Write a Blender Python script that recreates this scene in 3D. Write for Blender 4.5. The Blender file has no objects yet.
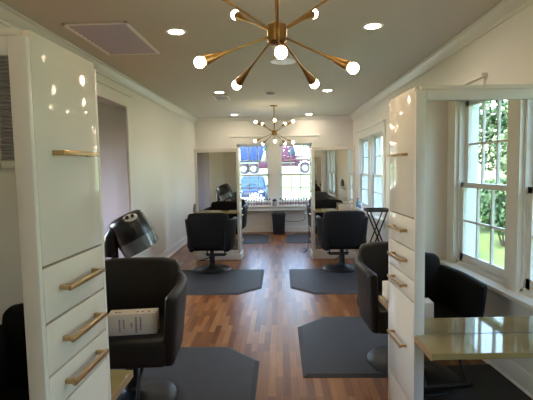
import bpy, bmesh, math, random
from mathutils import Vector, Matrix
random.seed(7)
S = bpy.context.scene
C = S.collection
PI = math.pi
R = math.radians

# ------------------------------------------------------------------ materials
def principled(name, col, rough=0.5, metal=0.0, spec=0.5, coat=0.0, **kw):
    m = bpy.data.materials.new(name); m.use_nodes = True
    b = m.node_tree.nodes['Principled BSDF']
    b.inputs['Base Color'].default_value = (*col, 1)
    b.inputs['Roughness'].default_value = rough
    b.inputs['Metallic'].default_value = metal
    b.inputs['Specular IOR Level'].default_value = spec
    b.inputs['Coat Weight'].default_value = coat
    b.inputs['Coat Roughness'].default_value = kw.get('coat_rough', 0.05)
    if 'trans' in kw: b.inputs['Transmission Weight'].default_value = kw['trans']
    if 'alpha' in kw: b.inputs['Alpha'].default_value = kw['alpha']
    return m

def noisy(name, c1, c2, scale, rough=0.5, bump=0.0, bscale=None, detail=4, stretch=(1, 1, 1), **kw):
    m = principled(name, c1, rough, **kw)
    nt = m.node_tree; N = nt.nodes; L = nt.links
    b = N['Principled BSDF']
    tc = N.new('ShaderNodeTexCoord'); mp = N.new('ShaderNodeMapping'); mp.inputs['Scale'].default_value = stretch
    no = N.new('ShaderNodeTexNoise'); no.inputs['Scale'].default_value = scale; no.inputs['Detail'].default_value = detail
    rp = N.new('ShaderNodeValToRGB')
    rp.color_ramp.elements[0].color = (*c1, 1); rp.color_ramp.elements[1].color = (*c2, 1)
    rp.color_ramp.elements[0].position = 0.3; rp.color_ramp.elements[1].position = 0.7
    L.new(tc.outputs['Object'], mp.inputs['Vector']); L.new(mp.outputs[0], no.inputs['Vector'])
    L.new(no.outputs[0], rp.inputs[0]); L.new(rp.outputs[0], b.inputs['Base Color'])
    if bump:
        n2 = N.new('ShaderNodeTexNoise'); n2.inputs['Scale'].default_value = bscale or scale * 4; n2.inputs['Detail'].default_value = 3
        L.new(mp.outputs[0], n2.inputs['Vector'])
        bp = N.new('ShaderNodeBump'); bp.inputs['Strength'].default_value = bump; bp.inputs['Distance'].default_value = 0.004
        L.new(n2.outputs[0], bp.inputs['Height']); L.new(bp.outputs[0], b.inputs['Normal'])
    return m

def emission(name, col, strength):
    m = bpy.data.materials.new(name); m.use_nodes = True
    nt = m.node_tree; nt.nodes.clear()
    o = nt.nodes.new('ShaderNodeOutputMaterial'); e = nt.nodes.new('ShaderNodeEmission')
    e.inputs[0].default_value = (*col, 1); e.inputs[1].default_value = strength
    nt.links.new(e.outputs[0], o.inputs[0]); return m

def glass_pane(name, tint=(0.93, 0.97, 0.97)):
    m = bpy.data.materials.new(name); m.use_nodes = True
    nt = m.node_tree; nt.nodes.clear()
    o = nt.nodes.new('ShaderNodeOutputMaterial'); t = nt.nodes.new('ShaderNodeBsdfTransparent')
    g = nt.nodes.new('ShaderNodeBsdfGlossy'); f = nt.nodes.new('ShaderNodeLayerWeight'); x = nt.nodes.new('ShaderNodeMixShader')
    pw = nt.nodes.new('ShaderNodeMath'); pw.operation = 'POWER'; pw.inputs[1].default_value = 5.0
    ma = nt.nodes.new('ShaderNodeMath'); ma.operation = 'MULTIPLY_ADD'; ma.inputs[1].default_value = 0.8; ma.inputs[2].default_value = 0.03
    t.inputs[0].default_value = (*tint, 1); g.inputs['Roughness'].default_value = 0.02
    nt.links.new(f.outputs['Facing'], pw.inputs[0]); nt.links.new(pw.outputs[0], ma.inputs[0]); nt.links.new(ma.outputs[0], x.inputs[0]); nt.links.new(t.outputs[0], x.inputs[1]); nt.links.new(g.outputs[0], x.inputs[2])
    nt.links.new(x.outputs[0], o.inputs[0]); return m

def wood_floor():
    m = principled('oak_strip_floor', (0.3, 0.13, 0.06), 0.32, spec=0.32)
    nt = m.node_tree; N = nt.nodes; L = nt.links; b = N['Principled BSDF']
    tc = N.new('ShaderNodeTexCoord'); mp = N.new('ShaderNodeMapping'); mp.inputs['Rotation'].default_value = (0, 0, PI / 2)
    br = N.new('ShaderNodeTexBrick')
    br.inputs['Color1'].default_value = (0, 0, 0, 1); br.inputs['Color2'].default_value = (1, 1, 1, 1); br.inputs['Mortar'].default_value = (0.1, 0.1, 0.1, 1)
    br.inputs['Scale'].default_value = 1.0; br.inputs['Mortar Size'].default_value = 0.0012
    br.inputs['Brick Width'].default_value = 0.44; br.inputs['Row Height'].default_value = 0.054; br.inputs['Bias'].default_value = 0.0
    br.offset = 0.37; br.offset_frequency = 2
    rp = N.new('ShaderNodeValToRGB'); cr = rp.color_ramp
    cr.elements[0].color = (0.155, 0.052, 0.017, 1); cr.elements[1].color = (0.41, 0.188, 0.066, 1)
    e = cr.elements.new(0.5); e.color = (0.275, 0.107, 0.034, 1)
    st = N.new('ShaderNodeMapping'); st.inputs['Scale'].default_value = (55, 2.6, 1)
    no = N.new('ShaderNodeTexNoise'); no.inputs['Scale'].default_value = 1.0; no.inputs['Detail'].default_value = 5
    mx = N.new('ShaderNodeMix'); mx.data_type = 'RGBA'; mx.blend_type = 'MULTIPLY'; mx.inputs[0].default_value = 0.55
    r2 = N.new('ShaderNodeValToRGB'); r2.color_ramp.elements[0].color = (0.55, 0.5, 0.46, 1); r2.color_ramp.elements[0].position = 0.3; r2.color_ramp.elements[1].position = 0.65
    L.new(tc.outputs['Object'], mp.inputs[0]); L.new(mp.outputs[0], br.inputs['Vector'])
    L.new(br.outputs['Color'], rp.inputs[0]); L.new(tc.outputs['Object'], st.inputs[0]); L.new(st.outputs[0], no.inputs['Vector'])
    L.new(no.outputs[0], r2.inputs[0]); L.new(rp.outputs[0], mx.inputs[6]); L.new(r2.outputs[0], mx.inputs[7])
    L.new(mx.outputs[2], b.inputs['Base Color'])
    bp = N.new('ShaderNodeBump'); bp.inputs['Strength'].default_value = 0.25; bp.inputs['Distance'].default_value = 0.001; bp.invert = True
    L.new(br.outputs['Fac'], bp.inputs['Height']); L.new(bp.outputs[0], b.inputs['Normal'])
    return m

WALL = (0.84, 0.815, 0.765)
M = dict(
    wall=noisy('painted_wall', WALL, tuple(c * 0.985 for c in WALL), 2.0, 0.42, 0.03, 90, spec=0.4),
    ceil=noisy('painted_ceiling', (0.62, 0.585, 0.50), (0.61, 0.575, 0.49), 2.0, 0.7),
    side=noisy('lavender_paint', (0.36, 0.335, 0.375), (0.35, 0.325, 0.365), 2.0, 0.6),
    trim=noisy('trim_enamel', (0.84, 0.82, 0.77), (0.83, 0.81, 0.76), 3.0, 0.3),
    sash=principled('white_sash', (0.80, 0.80, 0.78), 0.35),
    floor=wood_floor(),
    lacquer=noisy('white_lacquer', (0.79, 0.73, 0.64), (0.78, 0.72, 0.63), 1.5, 0.075, spec=0.10),
    frame=noisy('white_frame', (0.76, 0.725, 0.66), (0.75, 0.715, 0.65), 1.5, 0.3),
    mirror=principled('mirror_silver', (0.76, 0.735, 0.65), 0.0, 1.0),
    brass=noisy('brushed_brass', (0.62, 0.42, 0.22), (0.55, 0.37, 0.19), 40, 0.28, metal=1.0),
    antique=noisy('aged_brass', (0.42, 0.25, 0.09), (0.36, 0.21, 0.07), 30, 0.32, metal=1.0),
    ledge=noisy('polished_ledge', (0.28, 0.21, 0.08), (0.33, 0.25, 0.10), 9, 0.05, spec=0.6, coat=0.25, coat_rough=0.02),
    tan=noisy('tan_edge', (0.36, 0.23, 0.12), (0.31, 0.195, 0.10), 12, 0.4, stretch=(1, 1, 8)),
    black_vinyl=noisy('black_vinyl', (0.007, 0.007, 0.0078), (0.009, 0.009, 0.0095), 20, 0.55, 0.1, 350, spec=0.12),
    brown_vinyl=noisy('brown_black_vinyl', (0.013, 0.011, 0.010), (0.016, 0.0135, 0.012), 20, 0.45, 0.15, 350, spec=0.3),
    black_metal=principled('black_metal', (0.012, 0.012, 0.013), 0.4, 0.1, 0.35),
    mat=noisy('charcoal_mat', (0.036, 0.036, 0.041), (0.043, 0.043, 0.048), 18, 0.6, 0.25, 240, spec=0.35),
    plastic=noisy('black_plastic', (0.012, 0.012, 0.013), (0.016, 0.016, 0.017), 15, 0.3),
    bin=noisy('navy_black_plastic', (0.012, 0.014, 0.024), (0.016, 0.018, 0.03), 15, 0.35),
    visor=principled('smoky_visor', (0.16, 0.19, 0.20), 0.18, alpha=0.86),
    white_plastic=principled('white_plastic', (0.78, 0.77, 0.74), 0.35),
    card=noisy('white_card', (0.72, 0.64, 0.54), (0.68, 0.60, 0.50), 6, 0.65),
    ink=principled('grey_ink', (0.20, 0.14, 0.17), 0.7),
    gray=noisy('blue_grey_metal', (0.36, 0.35, 0.40), (0.33, 0.32, 0.37), 8, 0.35),
    vent=noisy('vent_grey', (0.52, 0.50, 0.55), (0.49, 0.47, 0.53), 8, 0.35),
    teal=principled('teal_plastic', (0.05, 0.22, 0.30), 0.3),
    cap=principled('dark_cap', (0.03, 0.028, 0.035), 0.4),
    label=principled('mauve_label', (0.30, 0.22, 0.28), 0.5),
    bulb=emission('lit_bulb', (1.0, 0.78, 0.55), 12),
    lens=emission('lit_downlight', (1.0, 0.83, 0.64), 46),
    lens_dim=emission('dim_downlight', (1.0, 0.78, 0.54), 22),
    pane=glass_pane('window_glass'),
    grass=noisy('lawn_grass', (0.10, 0.16, 0.042), (0.14, 0.195, 0.06), 1.4, 0.9, detail=8),
    concrete=noisy('pale_concrete', (0.22, 0.22, 0.215), (0.19, 0.19, 0.187), 1.2, 0.8),
    asphalt=noisy('asphalt', (0.22, 0.22, 0.22), (0.18, 0.18, 0.185), 2, 0.9),
    leaf_a=noisy('leaf_green', (0.05, 0.105, 0.04), (0.085, 0.16, 0.06), 3, 0.55),
    leaf_b=noisy('leaf_yellow_green', (0.14, 0.22, 0.10), (0.21, 0.29, 0.15), 3, 0.55),
    bark=noisy('bark', (0.10, 0.075, 0.055), (0.16, 0.12, 0.09), 14, 0.9, 0.6, 40),
    suv=noisy('blue_car_paint', (0.010, 0.022, 0.062), (0.012, 0.025, 0.068), 3, 0.4, spec=0.15),
    maroon=noisy('maroon_truck_paint', (0.055, 0.012, 0.03), (0.062, 0.013, 0.033), 3, 0.4, spec=0.3),
    bed=noisy('blue_dump_bed', (0.018, 0.038, 0.115), (0.028, 0.055, 0.15), 3, 0.5, spec=0.3, stretch=(3, 1, 0.5)),
    carglass=principled('car_glass', (0.02, 0.05, 0.075), 0.15, 0.0, 0.2),
    tire=noisy('tire_rubber', (0.03, 0.03, 0.035), (0.04, 0.04, 0.045), 12, 0.8),
    chrome=principled('chrome', (0.78, 0.80, 0.82), 0.15, 1.0),
    lamp_glass=principled('headlamp_glass', (0.75, 0.78, 0.80), 0.1, coat=1.0),
    siding=noisy('house_siding', (0.72, 0.72, 0.70), (0.68, 0.68, 0.66), 3, 0.7),
)

# ------------------------------------------------------------------ mesh builder
class MB:
    def __init__(s): s.bm = bmesh.new()
    def _merge(s, b, mat=None):
        if mat is not None: bmesh.ops.transform(b, matrix=mat, verts=b.verts)
        me = bpy.data.meshes.new('tmp'); b.to_mesh(me); b.free()
        s.bm.from_mesh(me); bpy.data.meshes.remove(me); return s
    def box(s, x0, x1, y0, y1, z0, z1, r=0.0, seg=2, mat=None, fn=None):
        b = bmesh.new(); bmesh.ops.create_cube(b, size=1)
        for v in b.verts:
            v.co = Vector(((x0 + x1) / 2 + v.co.x * (x1 - x0), (y0 + y1) / 2 + v.co.y * (y1 - y0), (z0 + z1) / 2 + v.co.z * (z1 - z0)))
        if r > 0: bmesh.ops.bevel(b, geom=list(b.edges), offset=r, segments=seg, profile=0.5, affect='EDGES')
        if fn:
            for v in b.verts: v.co = Vector(fn(*v.co))
        return s._merge(b, mat)
    def tube(s, pts, r, n=8, cap=True):
        pts = [Vector(p) for p in pts]; rs = r if isinstance(r, (list, tuple)) else [r] * len(pts)
        b = bmesh.new(); rings = []; up = None
        for i, p in enumerate(pts):
            d = (pts[min(i + 1, len(pts) - 1)] - pts[max(i - 1, 0)]).normalized()
            if up is None: up = Vector((0, 0, 1)) if abs(d.z) < 0.9 else Vector((1, 0, 0))
            a = d.cross(up).normalized(); c = a.cross(d).normalized(); up = c
            rings.append([b.verts.new(p + rs[i] * (math.cos(t) * a + math.sin(t) * c)) for t in [2 * PI * k / n for k in range(n)]])
        for A, B in zip(rings, rings[1:]):
            for k in range(n): b.faces.new((A[k], A[(k + 1) % n], B[(k + 1) % n], B[k]))
        if cap: b.faces.new(rings[0][::-1]); b.faces.new(rings[-1])
        bmesh.ops.recalc_face_normals(b, faces=b.faces); return s._merge(b)
    def lathe(s, prof, n=24, c=(0, 0, 0), mat=None, sx=1, sy=1):
        b = bmesh.new(); rings = []
        for r, z in prof:
            if r < 1e-5: rings.append([b.verts.new((c[0], c[1], c[2] + z))])
            else: rings.append([b.verts.new((c[0] + sx * r * math.cos(2 * PI * k / n), c[1] + sy * r * math.sin(2 * PI * k / n), c[2] + z)) for k in range(n)])
        for A, B in zip(rings, rings[1:]):
            if len(A) == 1 and len(B) == 1: continue
            for k in range(n):
                k2 = (k + 1) % n
                if len(A) == 1: b.faces.new((A[0], B[k], B[k2]))
                elif len(B) == 1: b.faces.new((A[k], A[k2], B[0]))
                else: b.faces.new((A[k], A[k2], B[k2], B[k]))
        if len(rings[0]) > 1 and prof[0] != prof[-1]: b.faces.new(rings[0][::-1])
        if len(rings[-1]) > 1 and prof[0] != prof[-1]: b.faces.new(rings[-1])
        bmesh.ops.recalc_face_normals(b, faces=b.faces); return s._merge(b, mat)
    def sphere(s, c, r, u=16, v=10, scale=(1, 1, 1)):
        b = bmesh.new(); bmesh.ops.create_uvsphere(b, u_segments=u, v_segments=v, radius=r)
        for w in b.verts: w.co = Vector((c[0] + w.co.x * scale[0], c[1] + w.co.y * scale[1], c[2] + w.co.z * scale[2]))
        return s._merge(b)
    def prism(s, poly, axis, a, b_, r=0.0, mat=None):
        """extrude a 2D polygon along an axis ('x': poly is (y,z); 'y': (x,z); 'z': (x,y))"""
        f = {'x': lambda p, t: (t, p[0], p[1]), 'y': lambda p, t: (p[0], t, p[1]), 'z': lambda p, t: (p[0], p[1], t)}[axis]
        b = bmesh.new(); A = [b.verts.new(f(p, a)) for p in poly]; B = [b.verts.new(f(p, b_)) for p in poly]; n = len(poly)
        b.faces.new(A[::-1]); b.faces.new(B)
        for k in range(n): b.faces.new((A[k], A[(k + 1) % n], B[(k + 1) % n], B[k]))
        bmesh.ops.recalc_face_normals(b, faces=b.faces)
        if r: bmesh.ops.bevel(b, geom=list(b.edges), offset=r, segments=2, profile=0.5, affect='EDGES')
        return s._merge(b, mat)
    def loft(s, secs, mat=None):
        b = bmesh.new(); n = len(secs[0]); rings = [[b.verts.new(p) for p in sec] for sec in secs]
        for A, B in zip(rings, rings[1:]):
            for k in range(n): b.faces.new((A[k], A[(k + 1) % n], B[(k + 1) % n], B[k]))
        b.faces.new(rings[0][::-1]); b.faces.new(rings[-1])
        bmesh.ops.recalc_face_normals(b, faces=b.faces); return s._merge(b, mat)
    def build(s, name, mat, parent=None, loc=None, smooth=True, angle=38):
        me = bpy.data.meshes.new(name); s.bm.to_mesh(me); s.bm.free()
        me.materials.append(mat)
        if smooth:
            me.polygons.foreach_set('use_smooth', [True] * len(me.polygons)); me.set_sharp_from_angle(angle=R(angle))
        o = bpy.data.objects.new(name, me); C.objects.link(o)
        if parent: o.parent = parent
        if loc: o.location = loc
        return o

def rrect(cx, cz, a, b, r, k=4):
    """rounded rectangle outline in 2D"""
    out = []
    for sx, sz, t0 in ((1, 1, 0), (-1, 1, PI / 2), (-1, -1, PI), (1, -1, 1.5 * PI)):
        for i in range(k):
            t = t0 + (PI / 2) * i / (k - 1)
            out.append((cx + sx * (a - r) + r * math.cos(t), cz + sz * (b - r) + r * math.sin(t)))
    return out

def tag(o, label=None, cat=None, group=None, kind=None):
    if label: o['label'] = label
    if cat: o['category'] = cat
    if group: o['group'] = group
    if kind: o['kind'] = kind
    return o
def thing(name, label, cat, loc=(0, 0, 0), rz=0.0, group=None):
    o = bpy.data.objects.new(name, None); o.empty_display_size = 0.1; C.objects.link(o)
    o.location = loc; o.rotation_euler = (0, 0, rz); return tag(o, label, cat, group)
def dup(src, loc, rz=None, label=None, group=None):
    r = src.copy(); C.objects.link(r); r.location = loc
    if rz is not None: r.rotation_euler = (0, 0, rz)
    if label: r['label'] = label
    if group: r['group'] = group
    for ch in list(src.children):
        c = ch.copy(); C.objects.link(c); c.parent = r
        for g in list(ch.children):
            d = g.copy(); C.objects.link(d); d.parent = c
    return r
def struct(o): o['kind'] = 'structure'; return o
def estruct(name):
    o = bpy.data.objects.new(name, None); o.empty_display_size = 0.1; C.objects.link(o); return struct(o)

# ------------------------------------------------------------------ room
XL, XR, YF, YB, H = -2.0, 1.72, -0.35, 10.25, 2.72
T = 0.15
def wall_grid(mb, u0, u1, holes, put, z0=0.0, z1=H + 0.1):
    us = sorted({u0, u1, *[h[0] for h in holes], *[h[1] for h in holes]}); zs = sorted({z0, z1, *[h[2] for h in holes], *[h[3] for h in holes]})
    for a, b in zip(us, us[1:]):
        for c, d in zip(zs, zs[1:]):
            um, zm = (a + b) / 2, (c + d) / 2
            if any(h[0] < um < h[1] and h[2] < zm < h[3] for h in holes): continue
            put(mb, a, b, c, d)
WZ0, WZ1 = 0.67, 2.11
RW = [(-0.17, 0.60), (0.74, 1.51), (3.82, 4.76), (4.96, 5.90), (7.22, 8.17), (8.39, 9.34)]
BW = [(-1.03, -0.235), (-0.025, 0.77)]
LO = (2.5, 5.62, 0.0, 2.37)

m = MB(); m.box(XL - T, XR + T, YF - T, YB + T, -0.12, 0.0); struct(m.build('floor', M['floor'], smooth=False))
m = MB(); m.box(-4.6, XR + T, YF - T, YB + T, H, H + 0.12); struct(m.build('ceiling', M['ceil'], smooth=False))
m = MB(); wall_grid(m, YF - T, YB + T, [(a, b, WZ0, WZ1) for a, b in RW], lambda q, a, b, c, d: q.box(XR, XR + T, a, b, c, d)); struct(m.build('wall_right', M['wall'], smooth=False))
m = MB(); wall_grid(m, XL, XR, [(a, b, WZ0, WZ1) for a, b in BW], lambda q, a, b, c, d: q.box(a, b, YB, YB + T, c, d)); struct(m.build('wall_back', M['wall'], smooth=False))
m = MB(); wall_grid(m, YF - T, YB + T, [LO], lambda q, a, b, c, d: q.box(XL - T, XL, a, b, c, d)); struct(m.build('wall_left', M['wall'], smooth=False))
m = MB(); m.box(XL, XR, YF - T, YF, 0, H + 0.1); struct(m.build('wall_front', M['wall'], smooth=False))
# the room beyond the wide opening in the left wall
m = MB(); m.box(-4.6, XL - T, 1.4, 6.9, -0.12, 0.0); struct(m.build('floor_side', M['floor'], smooth=False))
m = MB()
m.box(-4.6, XL - T, 6.7, 6.85, 0, H); m.box(-4.6, XL - T, 1.35, 1.5, 0, H)
wall_grid(m, 1.5, 6.7, [(3.2, 5.4, 0.8, 2.2)], lambda q, a, b, c, d: q.box(-4.6, -4.45, a, b, c, d), 0, H)  # unseen window opening, added to let cool daylight into the side room
struct(m.build('wall_side', M['side'], smooth=False))

# crown mouldings, baseboards
cp = [(0, 0), (0.095, 0), (0.095, -0.012), (0.07, -0.02), (0.05, -0.05), (0.02, -0.078), (0.018, -0.1), (0, -0.1)]
m = MB(); m.prism([(XL + a, H + b) for a, b in cp], 'y', YF, YB); struct(m.build('trim_1', M['trim']))
m = MB(); m.prism([(XR - a, H + b) for a, b in cp], 'y', YF, YB); struct(m.build('trim_2', M['trim']))
m = MB(); m.prism([(YB - a, H + b) for a, b in cp], 'x', XL, XR); struct(m.build('trim_3', M['trim']))
m = MB(); m.prism([(YF + a, H + b) for a, b in cp], 'x', XL, XR); struct(m.build('trim_4', M['trim']))
bp = [(0, 0), (0.03, 0), (0.03, 0.02), (0.018, 0.03), (0.018, 0.12), (0.008, 0.145), (0, 0.145)]
m = MB(); m.prism([(XR - a, b) for a, b in bp], 'y', YF, YB); struct(m.build('baseboard_right', M['trim']))
m = MB(); m.prism([(XL + a, b) for a, b in bp], 'y', LO[1] + 0.11, YB); m.prism([(XL + a, b) for a, b in bp], 'y', YF, LO[0] - 0.11); struct(m.build('baseboard_left', M['trim']))
m = MB(); m.prism([(YB - a, b) for a, b in bp], 'x', XL, XR); struct(m.build('baseboard_back', M['trim']))
m = MB(); m.prism([(YF + a, b) for a, b in bp], 'x', XL, XR); struct(m.build('baseboard_front', M['trim']))
# casing of the opening
m = MB()
m.box(XL, XL + 0.02, LO[1], LO[1] + 0.10, 0, 2.37); m.box(XL, XL + 0.02, LO[0] - 0.10, LO[0], 0, 2.37)
m.box(XL, XL + 0.02, LO[0] - 0.10, LO[1] + 0.10, 2.37, 2.51); m.box(XL, XL + 0.045, LO[0] - 0.13, LO[1] + 0.13, 2.51, 2.54, 0.006)
struct(m.build('trim_5', M['trim'], smooth=False))
m = MB(); m.box(XL - T, XL, LO[1] - 0.012, LO[1], 0, 2.37); m.box(XL - T, XL, LO[0], LO[0] + 0.012, 0, 2.37); m.box(XL - T, XL, LO[0], LO[1], 2.358, 2.37)
struct(m.build('trim_6', M['side'], smooth=False))

# windows: local frame u along the wall, v = depth outward from the inner wall face, z up
def make_window(n, xf, u0, u1, cols=3):
    """xf maps (u, v, z) boxes to world boxes"""
    w = estruct('window_%d' % n)
    zm = WZ0 + (WZ1 - WZ0) * 0.483
    def bx(q, a, b, v0, v1, c, d): q.box(*xf(a, b, v0, v1), c, d)
    m = MB(); f = 0.022
    for a, b, c, d in ((u0, u0 + f, WZ0, WZ1), (u1 - f, u1, WZ0, WZ1), (u0, u1, WZ1 - f, WZ1), (u0, u1, WZ0, WZ0 + f)): bx(m, a, b, 0.01, T + 0.03, c, d)
    m.build('window_frame', M['sash'], w, smooth=False)
    for name, c, d, v in (('lower_sash', WZ0 + f, zm + 0.02, 0.03), ('upper_sash', zm - 0.02, WZ1 - f, 0.065)):
        m = MB(); a, b = u0 + f, u1 - f; s = 0.045; bt = 0.07 if name == 'lower_sash' else 0.04
        bx(m, a, a + s, v, v + 0.033, c, d); bx(m, b - s, b, v, v + 0.033, c, d)
        bx(m, a, b, v, v + 0.033, c, c + bt); bx(m, a, b, v, v + 0.033, d - 0.042, d)
        ia, ib, ic, id_ = a + s, b - s, c + bt, d - 0.042
        for k in range(1, cols):
            x = ia + (ib - ia) * k / cols; bx(m, x - 0.009, x + 0.009, v + 0.006, v + 0.027, ic, id_)
        zc = (ic + id_) / 2; bx(m, ia, ib, v + 0.006, v + 0.027, zc - 0.009, zc + 0.009)
        so = m.build(name, M['sash'], w, smooth=False)
        m = MB(); bx(m, ia - 0.005, ib + 0.005, v + 0.0155, v + 0.0175, ic - 0.005, id_ + 0.005); m.build('pane', M['pane'], so, smooth=False)
    return w
def right_xf(a, b, v0, v1): return (XR + v0, XR + v1, a, b)
def back_xf(a, b, v0, v1): return (a, b, YB + v0, YB + v1)
wn = 0
for a, b in BW: wn += 1; make_window(wn, back_xf, a, b)
for a, b in RW: wn += 1; make_window(wn, right_xf, a, b)
def casing(n, xf, u0, u1, mids):
    m = MB()
    def bx(a, b, v0, v1, c, d, r=0.0): m.box(*xf(a, b, v0, v1), c, d, r)
    bx(u0 - 0.13, u0, -0.022, 0, WZ0 - 0.03, WZ1); bx(u1, u1 + 0.13, -0.022, 0, WZ0 - 0.03, WZ1)
    for a, b in mids: bx(a, b, -0.022, 0, WZ0 - 0.03, WZ1)
    bx(u0 - 0.13, u1 + 0.13, -0.022, 0, WZ1, WZ1 + 0.15)
    bx(u0 - 0.16, u1 + 0.16, -0.05, 0, WZ1 + 0.15, WZ1 + 0.185, 0.006)
    bx(u0 - 0.17, u1 + 0.17, -0.10, 0.04, WZ0 - 0.045, WZ0 - 0.012, 0.006)
    bx(u0 - 0.13, u1 + 0.13, -0.02, 0, WZ0 - 0.15, WZ0 - 0.045)
    struct(m.build('trim_%d' % n, M['trim'], smooth=False))
casing(7, back_xf, BW[0][0], BW[1][1], [(BW[0][1], BW[1][0])])
for k in range(3):
    casing(8 + k, right_xf, RW[2 * k][0], RW[2 * k + 1][1], [(RW[2 * k][1], RW[2 * k + 1][0])])

# ------------------------------------------------------------------ ceiling fittings
def make_downlight(lens='lens'):
    t = thing('recessed_light', '', 'ceiling light')
    m = MB(); m.lathe([(0.062, -0.004), (0.085, -0.007), (0.088, 0), (0.062, 0.0), (0.062, -0.004)], 28); m.build('trim_ring', M['white_plastic'], t)
    m = MB(); m.lathe([(0.0, -0.003), (0.062, -0.003), (0.062, -0.001), (0.0, -0.001)], 24); m.build('lens', M[lens], t)
    return t
dl = [(-0.87, 3.75, 'lit recessed ceiling light just beside the large ceiling return vent'),
      (0.80, 3.75, 'lit recessed ceiling light above the near white station on the window side'),
      (-0.92, 6.75, 'lit recessed ceiling light in front of the small dark ceiling vent nearest the large chandelier'),
      (0.75, 6.8, 'lit recessed ceiling light between the two chandeliers on the window side'),
      (-1.0, 9.6, 'lit recessed ceiling light beside the small vent close to the back wall'),
      (0.67, 9.8, 'small lit recessed ceiling light close to the back wall on the window side')]
p0 = None
for x, y, lb in dl:
    if p0 is None: p0 = make_downlight(); o = p0
    else: o = dup(p0, (0, 0, 0))
    o.location = (x, y, H); o['label'] = lb
p0 = make_downlight('lens_dim'); p0.location = (-0.87, 0.45, H); p0['label'] = 'dimmed recessed ceiling light over the near drawer tower, nearest of all to the grille'
o = dup(p0, (0.82, 0.45, H)); o['label'] = 'dimmed recessed ceiling light over the chair that the near garden-window mirror reflects'

def ceiling_vent(name, label, x0, x1, y0, y1, mat, n, fw, along='x'):
    t = thing(name, label, 'vent', ((x0 + x1) / 2, (y0 + y1) / 2, H))
    a, b = (x1 - x0) / 2, (y1 - y0) / 2
    m = MB()
    for q in ((-a, a, -b, -b + fw), (-a, a, b - fw, b), (-a, -a + fw, -b, b), (a - fw, a, -b, b)): m.box(*q, -0.014, 0, 0.003, 1)
    m.build('frame', M['trim'], t, smooth=False)
    m = MB()
    for k in range(n):
        y = -b + fw + (2 * b - 2 * fw) * (k + 0.5) / n; d = (2 * b - 2 * fw) / n * 0.38
        m.prism([(y - d, -0.003), (y + d * 0.8, -0.013), (y + d, -0.012), (y - d * 0.8, -0.002)], 'x', -a + fw, a - fw)
    m.build('louver', mat, t, smooth=False)
    m = MB(); m.box(-a + fw, a - fw, -b + fw, b - fw, -0.0018, -0.0002); m.build('backing', M['cap'], t, smooth=False)
    return t
ceiling_vent('return_vent', 'large rectangular white-framed return air vent with slats in the ceiling', -1.72, -1.19, 3.46, 4.40, M['vent'], 11, 0.03)
ceiling_vent('supply_vent', 'small dark ceiling vent just beyond a recessed light, the nearer of two', -1.07, -0.83, 7.0, 7.45, M['vent'], 6, 0.02)
ceiling_vent('supply_vent', 'small dark ceiling vent close to the back wall, farther of two', -1.10, -0.86, 9.15, 9.5, M['vent'], 6, 0.02)
t = thing('ceiling_speaker', 'round white flush speaker disc in the ceiling behind the large chandelier', 'speaker', (0.055, 4.88, H))
m = MB(); m.lathe([(0.125, -0.009), (0.142, -0.006), (0.145, 0), (0.12, 0)], 36); m.build('rim', M['white_plastic'], t)
m = MB(); m.lathe([(0, -0.008), (0.127, -0.007), (0.127, -0.001), (0, -0.001)], 36); m.build('grille', M['ceil'], t)
t = thing('smoke_detector', 'small round smoke detector on the ceiling between the chandeliers', 'smoke detector', (-0.13, 6.9, H))
m = MB(); m.lathe([(0.0, -0.04), (0.04, -0.038), (0.06, -0.024), (0.066, 0), (0, 0)], 24); m.build('body', M['vent'], t)
m = MB(); m.lathe([(0.066, -0.008), (0.072, -0.006), (0.072, 0), (0.066, 0)], 24); m.build('base', M['white_plastic'], t)
# wall grille on the front wall, seen in the near mirror
t = thing('wall_grille', 'white louvered air grille high on the wall reflected in the near mirror', 'vent', (-1.36, YF, 1.92))
m = MB()
for q in ((-0.28, 0.28, 0.31, 0.35), (-0.28, 0.28, -0.35, -0.31), (-0.28, -0.24, -0.35, 0.35), (0.24, 0.28, -0.35, 0.35)): m.box(q[0], q[1], 0.0, 0.02, q[2], q[3])
m.build('frame', M['trim'], t, smooth=False)
m = MB()
for k in range(31):
    z = -0.31 + 0.62 * (k + 0.5) / 31; m.prism([(0.003, z + 0.008), (0.016, z - 0.007), (0.016, z - 0.003), (0.003, z + 0.011)], 'x', -0.24, 0.24)
m.build('louver', M['gray'], t, smooth=False)

# ------------------------------------------------------------------ chandeliers
def make_chandelier():
    t = thing('sputnik_chandelier', '', 'chandelier')        # origin at the hub centre
    top = H - 2.205
    m = MB(); m.lathe([(0, 0.054), (0.03, 0.053), (0.047, 0.04), (0.049, 0.0), (0.047, -0.04), (0.03, -0.053), (0, -0.054)], 28); m.build('hub', M['antique'], t)
    m = MB(); m.tube([(0, 0, 0.05), (0, 0, top - 0.02)], 0.0085, 12); m.build('rod', M['antique'], t)
    m = MB(); m.lathe([(0, top - 0.03), (0.02, top - 0.03), (0.065, top - 0.018), (0.068, top), (0, top)], 28); m.build('canopy', M['antique'], t)
    for up in (1, -1):
        for k in range(5):
            az = R(-90 + 72 * k + 2.5); el = R(28 if up > 0 else 26.5 + {1: 1.5, 4: -4.0}.get(k, 0)) * up
            d = Vector((math.cos(az) * math.cos(el), math.sin(az) * math.cos(el), math.sin(el)))
            m = MB(); m.tube([d * 0.04, d * 0.31], 0.0055, 8); a = m.build('arm', M['antique'], t)
            m = MB(); m.tube([d * 0.25, d * 0.28, d * 0.38, d * 0.395], [0.006, 0.008, 0.0235, 0.024], 14); m.build('socket', M['antique'], a)
            m = MB(); m.tube([d * 0.39, d * 0.41], [0.014, 0.014], 10); m.sphere(d * 0.420, 0.0265, 14, 8); m.build('bulb', M['bulb'], a)
    return t
ch = make_chandelier(); ch.location = (-0.005, 2.18, 2.205)
ch['label'] = 'large brass sputnik chandelier with lit globe bulbs, nearest of two'
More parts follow.
